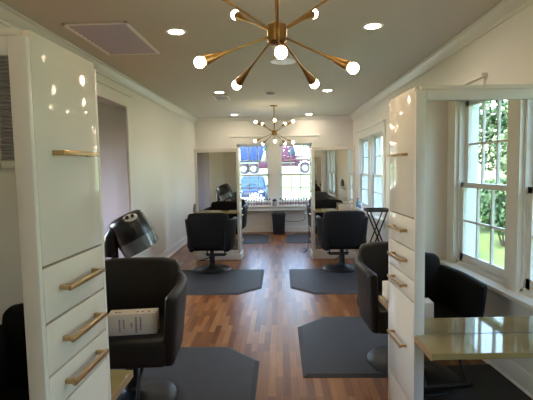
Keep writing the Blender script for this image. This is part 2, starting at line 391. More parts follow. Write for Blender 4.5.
dup(ch, (-0.10, 8.3, 2.205), 0, 'small-looking brass sputnik chandelier near the back windows')

# ------------------------------------------------------------------ styling stations
SH = 1.87
def make_station(name, label, loc, rz, side, w=0.72, dp=0.38, holder=False):
    """local: aisle-side face at x = 0, body extends along side*x; front face at y = 0, back at y = dp"""
    t = thing(name, label, 'salon station', loc, rz)
    X = lambda a, b: (min(side * a, side * b), max(side * a, side * b))
    m = MB(); m.box(*X(0.02, w - 0.002), 0.014, dp - 0.014, 0.10, SH - 0.018); m.build('carcass', M['lacquer'], t, smooth=False)
    m = MB(); m.box(*X(0.02, w), 0.0, dp, SH - 0.018, SH, 0.004, 2); m.build('top_panel', M['lacquer'], t)
    m = MB(); m.box(*X(-0.012, w + 0.012), -0.035, dp + 0.035, 0.0, 0.10, 0.006, 2); m.build('plinth', M['frame'], t)
    # aisle-side fronts with brass pulls
    ym = dp / 2
    for nm, z0, z1, hz in (('pullout', 1.325, SH - 0.001, 1.595), ('drawer', 1.188, 1.320, 1.258), ('drawer', 1.058, 1.183, 1.125), ('drawer', 0.966, 1.053, 1.012),
                           ('drawer', 0.502, 0.961, 0.735), ('drawer', 0.105, 0.497, 0.30)):
        m = MB(); m.box(*X(0.0, 0.019), 0.016, dp - 0.016, z0, z1, 0.003, 2); f = m.build(nm, M['lacquer'], t)
        m = MB(); hl = 0.100
        m.box(*X(-0.034, -0.024), ym - hl, ym + hl, hz - 0.006, hz + 0.006, 0.002, 2)
        for s in (-1, 1): m.box(*X(-0.026, 0.001), ym + s * (hl - 0.014) - 0.006, ym + s * (hl - 0.014) + 0.006, hz - 0.006, hz + 0.006, 0.0015, 1)
        m.build('handle', M['brass'], f)
    fw = 0.043; zl0, zl1 = 0.800, 0.825
    for s, y in ((-1, 0.0), (1, dp)):
        Y = lambda a, b: (min(y - s * a, y - s * b), max(y - s * a, y - s * b))     # depth measured inward from the face
        m = MB()
        m.box(*X(0, fw), *Y(0, 0.016), 0.10, SH - 0.018, 0.003, 2); m.box(*X(w - fw, w), *Y(0, 0.016), 0.10, SH - 0.018, 0.003, 2)
        m.box(*X(fw, w - fw), *Y(0, 0.016), SH - 0.018 - fw, SH - 0.018, 0.003, 2); m.box(*X(fw, w - fw), *Y(0, 0.016), 0.10, 0.10 + 0.06, 0.003, 2)
        m.build('mirror_frame', M['frame'], t)
        m = MB(); m.box(*X(fw, w - fw), *Y(0.009, 0.014), zl1, SH - 0.018 - fw); m.build('mirror', M['mirror'], t, smooth=False)
        m = MB(); m.box(*X(fw, w - fw), *Y(0.009, 0.014), 0.16, zl0); m.build('lower_mirror', M['mirror'], t, smooth=False)
        m = MB(); m.box(*X(0.003, w), *Y(0.008 if False else -0.185, 0.008), zl0, zl1, 0.002, 1); lo = m.build('ledge', M['ledge'], t)
        m = MB(); m.box(*X(0.0, 0.004), *Y(-0.187, 0.0), zl0 - 0.002, zl1 - 0.001); m.build('edge_band', M['tan'], lo, smooth=False)
    if holder:
        m = MB(); m.box(*X(w, w + 0.06), 0.05, 0.13, 0.80, 0.90, 0.01, 2); m.lathe([(0.022, 0.78), (0.024, 0.93), (0.012, 0.95), (0.0, 0.95)], 14, (side * (w + 0.03), 0.09, 0)); m.build('tool_holder', M['gray'], t)
    return t
make_station('styling_station', 'near white station tower with brass handles beside the leather chair holding a lettered box', (-0.56, 0.96, 0), R(-1.5), -1, dp=0.35)
make_station('styling_station', 'near white station with mirror reflecting the garden window and a stone ledge', (0.56, 1.80, 0), R(2.2), 1, dp=0.385)
make_station('styling_station', 'far white station whose mirror reflects the hood dryer', (-0.69, 7.17, 0), R(-0.3), -1, w=0.74, holder=True)
make_station('styling_station', 'far white station whose mirror reflects bright windows and carries a beige box on its ledge', (0.53, 7.17, 0), R(0.4), 1, w=0.71)

# ------------------------------------------------------------------ salon chairs
def make_chair(vinyl):
    t = thing('salon_chair', '', 'chair')             # local: faces -y, origin on the floor under the column
    hs = 0.505
    m = MB(); m.lathe([(0.0, 0.0), (0.285, 0.0), (0.29, 0.008), (0.28, 0.018), (0.20, 0.03), (0.09, 0.045), (0.05, 0.07), (0.045, 0.09), (0.0, 0.09)], 40); m.build('base', M['black_metal'], t)
    m = MB(); m.lathe([(0.042, 0.08), (0.042, 0.22), (0.030, 0.225), (0.030, 0.32), (0.06, 0.325), (0.06, 0.335), (0, 0.335)], 20); m.build('column', M['black_metal'], t)
    m = MB(); m.tube([(0.03, 0.06, 0.20), (0.10, 0.20, 0.19), (0.13, 0.27, 0.20)], 0.009, 8); m.build('pump_lever', M['black_metal'], t)
    # seat cushion
    secs = []
    for i, y in enumerate((-0.285, -0.278, -0.255, -0.2, -0.05, 0.1, 0.2, 0.225)):
        e = (0.03, 0.012, 0.0, 0, 0, 0, 0, 0.02)[i]
        secs.append([(x, y, z) for x, z in rrect(0, hs - 0.09, 0.296 - e, 0.09 - e, 0.035 - e * 0.4)])
    m = MB(); m.loft(secs); m.build('seat', vinyl, t)
    # backrest
    secs = []
    xs = [-0.322, -0.316, -0.295, -0.2, -0.1, 0, 0.1, 0.2, 0.295, 0.316, 0.322]
    for x in xs:
        e = 0.0 if abs(x) < 0.3 else (0.012 if abs(x) < 0.32 else 0.03)
        yc = 0.255 - 0.03 * (abs(x) / 0.3) ** 2.2
        sec = []
        for yy, zz in rrect(0, hs + 0.115, 0.046 - e, 0.265 - e, 0.032 - e * 0.5):
            hh = max(0, min(1, (zz - (hs - 0.15)) / 0.53)); sec.append((x * (1 - 0.10 * hh ** 3), yc + yy + 0.08 * (zz - (hs - 0.1)), zz + 0.01 - (0.02 * max(0, (abs(x) - 0.2) / 0.12) ** 2 if zz > hs + 0.3 else 0)))
        secs.append(sec)
    m = MB(); m.loft(secs); m.build('backrest', vinyl, t)
    # arms: thin padded wings, level on top, lower than the backrest, leaning a little outward
    for s in (-1, 1):
        secs = []
        for y in (-0.295, -0.287, -0.262, -0.2, -0.1, 0.0, 0.1, 0.2, 0.27, 0.295, 0.302):
            f = (y + 0.295) / 0.6
            e = 0.0
            if y < -0.27 or y > 0.28: e = 0.011
            if y < -0.29 or y > 0.30: e = 0.026
            zt = hs + 0.272 + 0.022 * f; zb = hs - 0.185
            zc, hz = (zt + zb) / 2, (zt - zb) / 2 - e
            tuck = 0.05 * max(0, f - 0.6) ** 1.5 / 0.25
            bulge = 0.022 * math.sin(PI * min(1, max(0, f)))
            sec = []
            for xx, zz in rrect(0, 0, 0.036 - e, hz, 0.03 - e * 0.8):
                h = (zz + zc - zb) / (zt - zb)
                sec.append((s * (0.292 + xx + (0.034 + bulge) * h - tuck), y + 0.03 * (1 - h) * (1 - f), zz + zc))
            if s < 0: sec = sec[::-1]
            secs.append(sec)
        m = MB(); m.loft(secs); m.build('armrest', vinyl, t)
    # footrest
    m = MB()
    for s in (-1, 1): m.tube([(s * 0.13, -0.20, 0.33), (s * 0.135, -0.33, 0.28), (s * 0.14, -0.42, 0.15)], 0.011, 8)
    m.tube([(-0.17, -0.42, 0.15), (0.17, -0.42, 0.15)], 0.014, 8); m.box(-0.15, 0.15, -0.43, -0.35, 0.13, 0.142, 0.004, 1)
    m.build('footrest', M['black_metal'], t)
    return t
cb = make_chair(M['brown_vinyl'])
def chair(src, first, x, y, rz, lb):
    o = src if first else dup(src, (0, 0, 0))
    o.location = (x, y, MT); o.rotation_euler = (0, 0, rz); o['label'] = lb; return o
MT = 0.016
chair(cb, True, -1.015, 2.76, R(4), 'black leather salon chair behind the near drawer tower with a lettered box on its seat')
chair(cb, False, 0.955, 3.30, R(3), 'black salon chair partly behind the near window-side station, turned towards it')
ck = make_chair(M['black_vinyl'])
chair(ck, True, -1.05, 6.40, R(180), 'black salon chair seen from behind at the station reflecting the hood dryer')
chair(ck, False, 0.905, 6.40, R(180), 'black salon chair seen from behind at the far station beside the folding tray')
chair(ck, False, -1.05, 8.65, R(-4), 'black salon chair behind the far station on the dryer side, only its edge showing')
chair(ck, False, 0.90, 8.65, R(4), 'black salon chair behind the far window-side station, only its edge showing')
chair(ck, False, 1.06, 0.60, R(176), 'black salon chair reflected in the near mirror in front of the garden window').scale = (1, 1, 0.95)
chair(ck, False, -1.12, 0.24, R(183), 'black salon chair whose arm is reflected low in the narrow near mirror')

# ------------------------------------------------------------------ mats
def make_mat():
    t = thing('salon_mat', '', 'floor mat')            # clipped corners on the +y side
    W, D, c = 0.76, 0.64, 0.28
    def outline(i): return [(-W + i, -D + i), (W - i, -D + i), (W - i, D - c - i * 0.4), (W - c - i * 0.4, D - i), (-W + c + i * 0.4, D - i), (-W + i, D - c - i * 0.4)]
    m = MB(); m.loft([[(x, y, z) for x, y in outline(i)] for i, z in ((0, 0.0), (0.002, 0.003), (0.035, 0.0155), (0.04, 0.016))]); m.build('pad', M['mat'], t, angle=10)
    return t
mt = make_mat()
def put_mat(first, x, y, rz, lb):
    o = mt if first else dup(mt, (0, 0, 0)); o.location = (x, y, 0.0); o.rotation_euler = (0, 0, rz); o['label'] = lb
    return o
put_mat(True, -0.95, 2.97, 0, 'charcoal salon mat under the leather chair holding the lettered box')
put_mat(False, 0.905, 3.70, 0, 'charcoal salon mat under the chair partly hidden by the near window-side station')
put_mat_ring = lambda o, cx, cy: [MB().tube(seg, 0.005, 6).build('recess_ring', M['mat'], o) for seg in [[(cx + 0.385 * math.cos(R(a)), cy + 0.385 * math.sin(R(a)), 0.0112) for a in range(-36, 217, 9) if cy + 0.385 * math.sin(R(a)) > -0.58]]]
put_mat(False, -1.02, 5.78, PI, 'charcoal salon mat under the chair facing the mirror with the hood dryer reflection')
put_mat(False, 0.87, 5.77, PI, 'charcoal salon mat under the chair beside the folding tray')
put_mat(False, -1.02, 9.30, 0, 'charcoal mat by the back wall behind the far station on the dryer side')
put_mat(False, 0.86, 9.30, 0, 'charcoal mat by the back wall with loose black cord hanging over it')
put_mat(False, 0.955, 1.07, 0, 'charcoal salon mat reflected below the near mirror ledge')
put_mat(False, -1.02, 0.26, PI, 'charcoal salon mat under the chair reflected in the narrow near mirror')

put_mat_ring(bpy.data.objects['salon_mat'], -0.065, -0.21); put_mat_ring(bpy.data.objects['salon_mat.001'], 0.05, -0.38)

# ------------------------------------------------------------------ boxes
def carton(label, loc, rz, w=0.30, d=0.10, h=0.135, printed=False):
    t = thing('box', label, 'box', loc, rz)
    m = MB(); m.box(-w / 2, w / 2, -d / 2, d / 2, 0, h, 0.004, 2); m.build('carton', M['card'], t)
    if printed:
        y = -d / 2 - 0.0008
        rnd = random.Random(4)
        for x, a, b, tw in ((-0.078, 0.024, 0.104, 0.009), (-0.052, 0.045, 0.10, 0.009), (-0.006, 0.052, 0.078, 0.010), (0.022, 0.014, 0.116, 0.012), (0.050, 0.030, 0.112, 0.011)):
            z = a
            m = MB()
            while z < b:
                l = rnd.uniform(0.004, 0.009); m.box(x - tw / 2, x + tw / 2, y, -d / 2 + 0.001, z, min(b, z + l)); z += l + 0.0028
            m.build('text_line', M['ink'], t, smooth=False)
        m = MB()
        for x in (-0.11, -0.09, 0.02, 0.05, 0.09): m.box(x, x + 0.014, -0.02, 0.0, h - 0.001, h + 0.0006)
        m.build('lettering', M['ink'], t, smooth=False)
        m = MB(); m.box(0.125, 0.149, -0.03, 0.02, h - 0.001, h + 0.004, 0.001, 1); m.build('flap', M['card'], t)
    return t
SEATZ = 0.505 + MT
carton('cream cardboard box with vertical lettering on the leather chair seat', (-0.94, 2.63, SEATZ), R(8), printed=True)
carton('cream box on the rear ledge of the near window-side station', (0.66, 2.325, 0.8255), R(4), 0.20, 0.10, 0.085)
carton('white box on the seat of the chair reflected in the near mirror', (0.98, 0.74, MT + 0.95 * 0.505), R(4), 0.24, 0.11, 0.13)
carton('beige box on the ledge of the far station reflecting bright windows', (1.05, 7.08, 0.8255), R(3), 0.20, 0.09, 0.10)

# ------------------------------------------------------------------ hood dryer
t = thing('hood_dryer', 'black hooded hair dryer with smoky visor tilted above the leather chair', 'hair dryer', (-1.56, 3.93, 0))
m = MB()
for k in range(5):
    a = R(72 * k + 18); m.tube([(0, 0, 0.10), (0.30 * math.cos(a), 0.30 * math.sin(a), 0.07)], [0.022, 0.014], 8)
m.build('base', M['plastic'], t)
for k in range(5):
    a = R(72 * k + 18); m = MB(); m.lathe([(0, -0.012), (0.026, -0.012), (0.030, 0), (0.026, 0.012), (0, 0.012)], 14, mat=Matrix.Translation((0.31 * math.cos(a), 0.31 * math.sin(a), 0.030)) @ Matrix.Rotation(a, 4, 'Z') @ Matrix.Rotation(PI / 2, 4, 'X')); m.tube([(0.30 * math.cos(a), 0.30 * math.sin(a), 0.07), (0.305 * math.cos(a), 0.305 * math.sin(a), 0.035)], 0.008, 6); m.build('caster', M['black_metal'], t)
m = MB(); m.tube([(0, 0, 0.08), (0, 0, 0.90)], 0.018, 12); m.tube([(0, 0, 0.60), (0, 0, 0.93)], 0.034, 14); m.build('pole', M['plastic'], t)
m = MB(); m.tube([(-0.02, -0.06, 0.76), (-0.015, -0.07, 0.86), (0.0, -0.08, 0.94), (0.04, -0.08, 1.0), (0.10, -0.06, 1.05)], [0.05, 0.055, 0.055, 0.05, 0.045], 14); m.build('arm', M['plastic'], t)
hm = Matrix.Translation((0.245, 0.05, 0.80)) @ Matrix.Rotation(R(-25), 4, 'Y') @ Matrix.Rotation(R(6), 4, 'X')
m = MB(); m.lathe([(0.176, 0.118), (0.182, 0.13), (0.178, 0.22), (0.172, 0.30), (0.160, 0.335), (0.13, 0.355), (0.05, 0.364), (0, 0.365)], 32, mat=hm); m.build('hood', M['plastic'], t)
m = MB(); m.lathe([(0.158, 0.0), (0.166, 0.0), (0.182, 0.125), (0.174, 0.125), (0.158, 0.0)], 32, mat=hm)
for k in range(10):
    a = R(36 * k); 
    m.box(-0.006, 0.006, 0.164, 0.176, 0.01, 0.115, mat=hm @ Matrix.Rotation(a, 4, 'Z'))
m.build('visor', M['visor'], t)
pm = hm @ Matrix.Translation((0.09, -0.125, 0.318)) @ Matrix.Rotation(R(52), 4, 'X') @ Matrix.Rotation(R(14), 4, 'Y')
m = MB(); m.lathe([(0, 0.0), (0.05, 0.0), (0.05, 0.012), (0.044, 0.018), (0, 0.02)], 24, mat=pm, sx=1.35, sy=0.75); cpn = m.build('control_panel', M['white_plastic'], t)
for dx in (-0.02, 0.028):
    m = MB(); m.lathe([(0, 0.016), (0.017, 0.016), (0.015, 0.034), (0, 0.035)], 16, (dx, 0, 0), mat=pm); m.build('knob', M['plastic'], cpn)
m = MB()
for k in range(7): m.box(-0.05 + 0.016 * k, -0.043 + 0.016 * k, -0.178, -0.168, 0.17, 0.235, mat=hm @ Matrix.Rotation(R(12), 4, 'Z'))
m.build('vent_slot', M['black_metal'], t, smooth=False)

# ------------------------------------------------------------------ folding tray
t = thing('folding_tray', 'black folding tray stand with crossed legs beside the far right-hand windows', 'tray', (1.475, 6.62, 0), R(5))
m = MB()
out = rrect(0, 0, 0.185, 0.14, 0.07, 6); inn = rrect(0, 0, 0.172, 0.127, 0.06, 6)
m.loft([[(x, y, 0.845) for x, y in inn], [(x, y, 0.85) for x, y in out], [(x, y, 0.888) for x, y in out], [(x, y, 0.888) for x, y in inn], [(x * 0.99, y * 0.99, 0.858) for x, y in inn]])
m.build('tray_top', M['plastic'], t)
for y in (-0.105, 0.105):
    for s in (-1, 1):
        yy = y + s * 0.008; m = MB(); m.tube([(s * 0.13, yy, 0.845), (-s * 0.21, yy, 0.0)], 0.011, 8); m.build('leg', M['black_metal'], t)
m = MB(); m.tube([(-0.19, -0.113, 0.05), (-0.19, 0.097, 0.05)], 0.008, 8); m.build('stretcher', M['black_metal'], t)
m = MB(); m.tube([(0.19, -0.097, 0.05), (0.19, 0.113, 0.05)], 0.008, 8); m.build('stretcher', M['black_metal'], t)

# ------------------------------------------------------------------ back wall: shelf, bottles, bin, cord
t = thing('window_shelf', 'long pale shelf under the back windows holding small bottles', 'shelf', (-0.13, YB - 0.10, 0))
m = MB(); m.box(-0.80, 0.80, -0.14, 0.0, 0.615, 0.64, 0.004, 1); m.build('board', M['trim'], t)
m = MB(); m.box(-0.74, 0.74, -0.10, -0.08, 0.53, 0.615); m.build('apron', M['wall'], t, smooth=False)
for s in (-1, 1):
    m = MB(); m.prism([(-0.11, 0.615), (0.068, 0.615), (0.068, 0.42), (0.05, 0.42)], 'x', s * 0.72 - 0.015, s * 0.72 + 0.015); m.build('bracket', M['trim'], t, smooth=False)
def make_bottle():
    t = thing('bottle', 'small white bottle with dark cap in the row on the long window shelf', 'bottle', group='small bottles lined up on the window shelf')
    m = MB(); m.lathe([(0, 0), (0.020, 0), (0.021, 0.004), (0.021, 0.075), (0.012, 0.092), (0.010, 0.10), (0, 0.10)], 12); b = m.build('body', M['white_plastic'], t)
    m = MB(); m.lathe([(0.0215, 0.022), (0.0215, 0.06)], 12); m.build('label_band', M['label'], b)
    m = MB(); m.lathe([(0.0115, 0.095), (0.0125, 0.097), (0.0115, 0.128), (0, 0.128)], 10); m.build('cap', M['cap'], t)
    return t
b0 = make_bottle(); rnd = random.Random(3); n = 0
for k in range(25):
    x = -0.87 + 1.48 * k / 24
    if abs(x + 0.14) < 0.10: continue
    o = b0 if n == 0 else dup(b0, (0, 0, 0)); n += 1
    s = rnd.uniform(0.98, 1.16); o.location = (x, YB - 0.17 + rnd.uniform(-0.02, 0.02), 0.64); o.scale = (s * 1.22, s * 1.22, s * 1.3)
t = thing('jar', 'round dark jar taller than the bottles at the middle of the window shelf', 'jar', (-0.14, YB - 0.17, 0.64))
m = MB(); m.lathe([(0, 0), (0.05, 0), (0.058, 0.01), (0.058, 0.09), (0.045, 0.11), (0, 0.11)], 20); m.build('body', M['gray'], t)
m = MB(); m.lathe([(0.05, 0.108), (0.052, 0.14), (0.03, 0.165), (0, 0.172)], 20); m.build('lid', M['cap'], t)

t = thing('trash_bin', 'navy black waste bin standing against the wall between the back windows', 'bin', (-0.05, 9.93, 0))
m = MB(); m.box(-0.155, 0.155, -0.13, 0.13, 0.0, 0.45, 0.02, 3, fn=lambda x, y, z: (x * (0.84 + 0.34 * z), y * (0.84 + 0.34 * z), z)); m.build('bucket', M['bin'], t)
m = MB(); m.box(-0.165, 0.165, -0.14, 0.14, 0.44, 0.475, 0.01, 2); m.box(-0.14, 0.14, -0.12, 0.12, 0.47, 0.51, 0.016, 3); m.build('lid', M['bin'], t)
m = MB(); m.box(-0.05, 0.05, -0.165, -0.10, 0.012, 0.03, 0.005, 1); m.build('pedal', M['black_metal'], t)

m = MB()
pts = [(0.09, 10.235, 0.29), (0.12, 10.20, 0.26), (0.30, 10.19, 0.25), (0.50, 10.19, 0.265), (0.57, 10.12, 0.34), (0.555, 9.9, 0.46), (0.50, 9.0, 0.60), (0.485, 8.2, 0.64), (0.48, 7.62, 0.72)]
def smooth_path(pts, n=6):
    P = [Vector(p) for p in pts]; out = []
    for i in range(len(P) - 1):
        a, b, c, d = P[max(i - 1, 0)], P[i], P[i + 1], P[min(i + 2, len(P) - 1)]
        for k in range(n):
            s = k / n; out.append(0.5 * ((2 * b) + (c - a) * s + (2 * a - 5 * b + 4 * c - d) * s * s + (3 * b - a - 3 * c + d) * s ** 3))
    out.append(P[-1]); return out
m.tube(smooth_path(pts), 0.006, 6)
tag(m.build('power_cord', M['plastic']), 'thin black cord running along the back wall from beside the bin', 'cord')
m = MB()
pts = [(0.515, 7.42, 0.98), (0.49, 7.44, 0.80), (0.475, 7.46, 0.55), (0.49, 7.48, 0.30), (0.46, 7.50, 0.12), (0.42, 7.60, 0.016), (0.36, 7.85, 0.008), (0.44, 8.05, 0.008), (0.49, 7.85, 0.008), (0.40, 7.70, 0.018), (0.47, 7.62, 0.10), (0.50, 7.52, 0.40), (0.515, 7.46, 0.70)]
m.tube(smooth_path(pts), 0.005, 6)
tag(m.build('power_cord', M['plastic']), 'black cord hanging down the side of the far station to the floor', 'cord')

# window-sill and wall-shelf items on the right wall
t = thing('spray_bottle', 'teal spray bottle on the window sill beyond the folding tray', 'bottle', (1.655, 9.25, 0.648))
m = MB(); m.lathe([(0, 0), (0.035, 0), (0.036, 0.01), (0.036, 0.12), (0.016, 0.16), (0.014, 0.18), (0, 0.18)], 16); m.build('body', M['teal'], t)
m = MB(); m.box(-0.012, 0.012, -0.05, 0.02, 0.18, 0.21, 0.004, 1); m.tube([(0, -0.03, 0.185), (0, -0.035, 0.14)], 0.006, 6); m.build('trigger', M['cap'], t)
t = thing('jar', 'pale blue jar beside the teal spray bottle on the window sill', 'jar', (1.66, 9.0, 0.648))
m = MB(); m.lathe([(0, 0), (0.034, 0), (0.036, 0.08), (0.03, 0.09), (0, 0.09)], 16); m.build('body', M['gray'], t)
m = MB(); m.lathe([(0.034, 0.088), (0.034, 0.115), (0, 0.117)], 16); m.build('lid', M['white_plastic'], t)
t = thing('wall_shelf', 'small white wall shelf with dark bottles reflected in the far window-side mirror', 'shelf', (XR, 3.36, 1.03))
m = MB(); m.box(-0.16, 0, -0.20, 0.20, -0.02, 0.0, 0.003, 1); m.build('board', M['trim'], t)
m = MB(); m.prism([(-0.13, -0.02), (0, -0.02), (0, -0.12)], 'y', -0.01, 0.01); m.build('bracket', M['trim'], t, smooth=False)
for k, (dy, lb) in enumerate(((-0.08, 'dark bottle on the small wall shelf, nearer the camera'), (0.06, 'dark bottle on the small wall shelf, nearer the window'))):
    t = thing('bottle', lb, 'bottle', (XR - 0.08, 3.36 + dy, 1.03))
    m = MB(); m.lathe([(0, 0), (0.03, 0), (0.03, 0.12), (0.012, 0.15), (0, 0.15)], 14); m.build('body', M['cap'], t)
    m = MB(); m.lathe([(0.013, 0.148), (0.013, 0.18), (0, 0.18)], 10); m.build('cap', M['plastic'], t)

# ------------------------------------------------------------------ outdoors
def gz(x, y):
    z = -0.62
    if y > 13: z = -0.62 - 0.23 * min(1, (y - 13) / 5)
    if y > 32: z = -0.85 + 1.72 * min(1, (y - 32) / 11)
    if y > 53: z = 0.87 + 0.10 * (y - 53)
    if x > 4 and y < 30: z += 0.03 * min(x - 4, 12)
    return z
b = bmesh.new(); xs = [-45 + 3 * i for i in range(31)]; ys = [-26 + 1.5 * i for i in range(71)]
V = [[b.verts.new((x, y, gz(x, y))) for x in xs] for y in ys]
for j in range(len(ys) - 1):
    for i in range(len(xs) - 1):
        if -4.6 < (xs[i] + xs[i + 1]) / 2 < 1 and -0.3 < (ys[j] + ys[j + 1]) / 2 < 9.5: continue
        b.faces.new((V[j][i], V[j][i + 1], V[j + 1][i + 1], V[j + 1][i]))
q = MB(); q._merge(b); struct(q.build('ground_lawn', M['grass'], angle=180))
m = MB(); m.box(-9, 9, 20, 31.9, -0.9, -0.83); struct(m.build('ground_driveway', M['concrete'], smooth=False))
m = MB(); m.box(-45, 45, 43.2, 52.8, 0.8, 0.885); struct(m.build('ground_road', M['asphalt'], smooth=False))
m = MB(); m.box(-4.0, 3.2, YB + T, 13.2, -0.66, -0.12); struct(m.build('floor_porch', M['concrete'], smooth=False))

# white fan-backed garden chairs on the porch
def make_fanchair():
    t = thing('garden_chair', '', 'garden chair')
    for k in range(7):
        a = R(-36 + 12 * k); L = 0.60 - 0.012 * abs(k - 3) ** 2
        m = MB(); m.box(-0.019, 0.019, -0.01, 0.01, 0.0, L, 0.005, 1, mat=Matrix.Translation((0.02 * (k - 3), 0.2, 0.38)) @ Matrix.Rotation(R(-12), 4, 'X') @ Matrix.Rotation(a * 0.55, 4, 'Y')); m.build('slat', M['sash'], t)
    m = MB(); m.box(-0.25, 0.25, -0.28, 0.22, 0.36, 0.39, 0.006, 1); m.build('seat', M['sash'], t)
    for s in (-1, 1):
        m = MB(); m.box(s * 0.30 - 0.05, s * 0.30 + 0.05, -0.32, 0.30, 0.58, 0.60, 0.006, 1); m.build('arm', M['sash'], t)
        for y in (-0.25, 0.22): m = MB(); m.box(s * 0.28 - 0.025, s * 0.28 + 0.025, y - 0.025, y + 0.025, 0.0, 0.585); m.build('leg', M['sash'], t, smooth=False)
    m = MB(); m.tube([(-0.24, 0.29, 0.74), (0, 0.30, 0.79), (0.24, 0.29, 0.74)], 0.016, 6); m.build('back_rail', M['sash'], t)
    return t
fc = make_fanchair(); fc.location = (-0.70, 11.7, -0.12); fc['label'] = 'white fan-backed garden chair outside the back window with the parked blue car'
dup(fc, (0.26, 11.7, -0.12), 0, 'white fan-backed garden chair outside the back window above the bin, lawn behind it')

def wheel(t, x, y, z, r, w, axis='x', rim=0.62):
    rot = Matrix.Rotation(PI / 2, 4, 'Y') if axis == 'x' else Matrix.Rotation(PI / 2, 4, 'X')
    mt_ = Matrix.Translation((x, y, z)) @ rot
    m = MB(); m.lathe([(r * 0.6, -w / 2), (r * 0.94, -w / 2), (r, -w * 0.35), (r, w * 0.35), (r * 0.94, w / 2), (r * 0.6, w / 2), (r * 0.6, -w / 2)], 28, mat=mt_); o = m.build('wheel', M['tire'], t)
    m = MB(); m.lathe([(0, -w * 0.46), (r * rim * 0.5, -w * 0.46), (r * rim, -w * 0.40), (r * rim, w * 0.40), (r * rim * 0.5, w * 0.46), (0, w * 0.46)], 24, mat=mt_); m.build('rim', M['chrome'], o)

# parked blue car facing the house
t = thing('car', 'blue car parked on the pale driveway, seen through the back window beside the far station', 'car', (-1.85, 29, -0.83))
W = 0.95
m = MB()
secs = []
for y, z0, z1, w in ((-2.25, 0.40, 0.80, 0.80), (-2.15, 0.32, 0.92, 0.90), (-1.2, 0.30, 1.06, W), (0, 0.30, 1.10, W), (1.9, 0.30, 1.10, W), (2.2, 0.40, 1.0, 0.86)):
    secs.append([(x, y, z) for x, z in rrect(0, (z0 + z1) / 2, w, (z1 - z0) / 2, 0.13)])
m.loft(secs); m.build('body', M['suv'], t)
m = MB(); secs = []
for z, ya, yb, w in ((1.05, -1.15, 2.05, 0.90), (1.45, -0.70, 1.98, 0.82), (1.72, -0.30, 1.85, 0.72), (1.80, 0.0, 1.7, 0.62)):
    secs.append([(x, y, z) for x, y in rrect(0, (ya + yb) / 2, w, (yb - ya) / 2, 0.12)])
m.loft(secs); m.build('cabin', M['suv'], t)
m = MB(); m.loft([[(-0.80, -1.12, 1.10), (0.80, -1.12, 1.10), (0.80, -1.09, 1.10), (-0.80, -1.09, 1.10)], [(-0.64, -0.42, 1.68), (0.64, -0.42, 1.68), (0.64, -0.39, 1.68), (-0.64, -0.39, 1.68)]]); m.build('windshield', M['carglass'], t, smooth=False)
for s in (-1, 1):
    m = MB(); m.loft([[(s * 0.91, -0.85, 1.12), (s * 0.91, 1.8, 1.12), (s * 0.895, 1.8, 1.12), (s * 0.895, -0.85, 1.12)], [(s * 0.775, -0.35, 1.62), (s * 0.775, 1.75, 1.62), (s * 0.76, 1.75, 1.62), (s * 0.76, -0.35, 1.62)]]); m.build('side_window', M['carglass'], t, smooth=False)
    m = MB(); m.sphere((s * 0.64, -2.17, 0.80), 0.14, 14, 8, (1.3, 0.5, 0.8)); m.build('headlight', M['lamp_glass'], t)
    m = MB(); m.box(s * 1.04 - 0.1, s * 1.04 + 0.1, -0.75, -0.62, 1.08, 1.24, 0.03, 2); m.build('side_mirror', M['suv'], t)
    for y in (-1.4, 1.4): wheel(t, s * 0.84, y, 0.36, 0.36, 0.24)
m = MB(); m.box(-0.42, 0.42, -2.30, -2.2, 0.62, 0.82, 0.02, 2); m.build('grille', M['cap'], t)
m = MB(); m.box(-0.86, 0.86, -2.34, -2.15, 0.36, 0.54, 0.05, 3); m.build('bumper', M['chrome'], t)
m = MB(); m.tube([(-0.35, -1.04, 1.16), (-0.18, -0.98, 1.30), (0.0, -0.95, 1.34), (0.18, -0.98, 1.30), (0.35, -1.04, 1.16)], 0.025, 6); m.build('wiper', M['cap'], t)

# maroon dump truck on the road, side on, heading to +x
t = thing('dump_truck', 'maroon truck with blue dump bed on the road beyond the back windows', 'truck', (0, 46.5, 0.885))
m = MB(); m.box(-4.6, 2.2, -0.9, 0.9, 0.75, 1.05, 0.03, 1); m.box(-2.3, -1.0, -1.0, 1.0, 0.55, 1.3, 0.05, 2); m.build('chassis', M['maroon'], t)
m = MB(); m.box(-5.2, -2.15, -1.2, 1.2, 1.25, 2.85, 0.05, 2, fn=lambda x, y, z: (x + (0.35 * (z - 1.25) if x > -3 else 0), y, z))
for k in range(7): m.box(-5.0 + 0.42 * k, -4.92 + 0.42 * k, -1.26, 1.26, 1.28, 2.8)
m.build('dump_bed', M['bed'], t)
m = MB(); m.box(0.15, 1.75, -1.15, 1.15, 1.15, 2.85, 0.10, 3, fn=lambda x, y, z: (x - (0.30 * (z - 1.9) if (x > 1 and z > 1.9) else 0), y, z)); m.build('cab', M['maroon'], t)
m = MB(); m.box(0.95, 1.50, -1.17, 1.17, 1.85, 2.6, 0.05, 2); m.build('side_window', M['carglass'], t)
m = MB(); m.prism([(1.70, 1.95), (1.74, 1.95), (1.50, 2.65), (1.46, 2.65)], 'y', -1.0, 1.0); m.build('windshield', M['carglass'], t, smooth=False)
m = MB(); m.box(1.6, 3.4, -1.0, 1.0, 0.7, 1.85, 0.12, 3, fn=lambda x, y, z: (x, y, z - (0.08 * (x - 1.6) if z > 1.2 else 0))); m.build('hood', M['maroon'], t)
m = MB(); m.box(3.35, 3.6, -1.1, 1.1, 0.45, 0.75, 0.04, 2); m.build('bumper', M['chrome'], t)
m = MB(); m.tube([(2.62 + 0.68 * math.cos(R(a)), -1.08, 0.52 + 0.68 * math.sin(R(a))) for a in range(0, 181, 15)], 0.07, 8); m.build('fender', M['white_plastic'], t)
m = MB(); m.box(1.7, 3.3, -1.02, -0.98, 1.5, 1.58); m.build('stripe', M['white_plastic'], t, smooth=False)
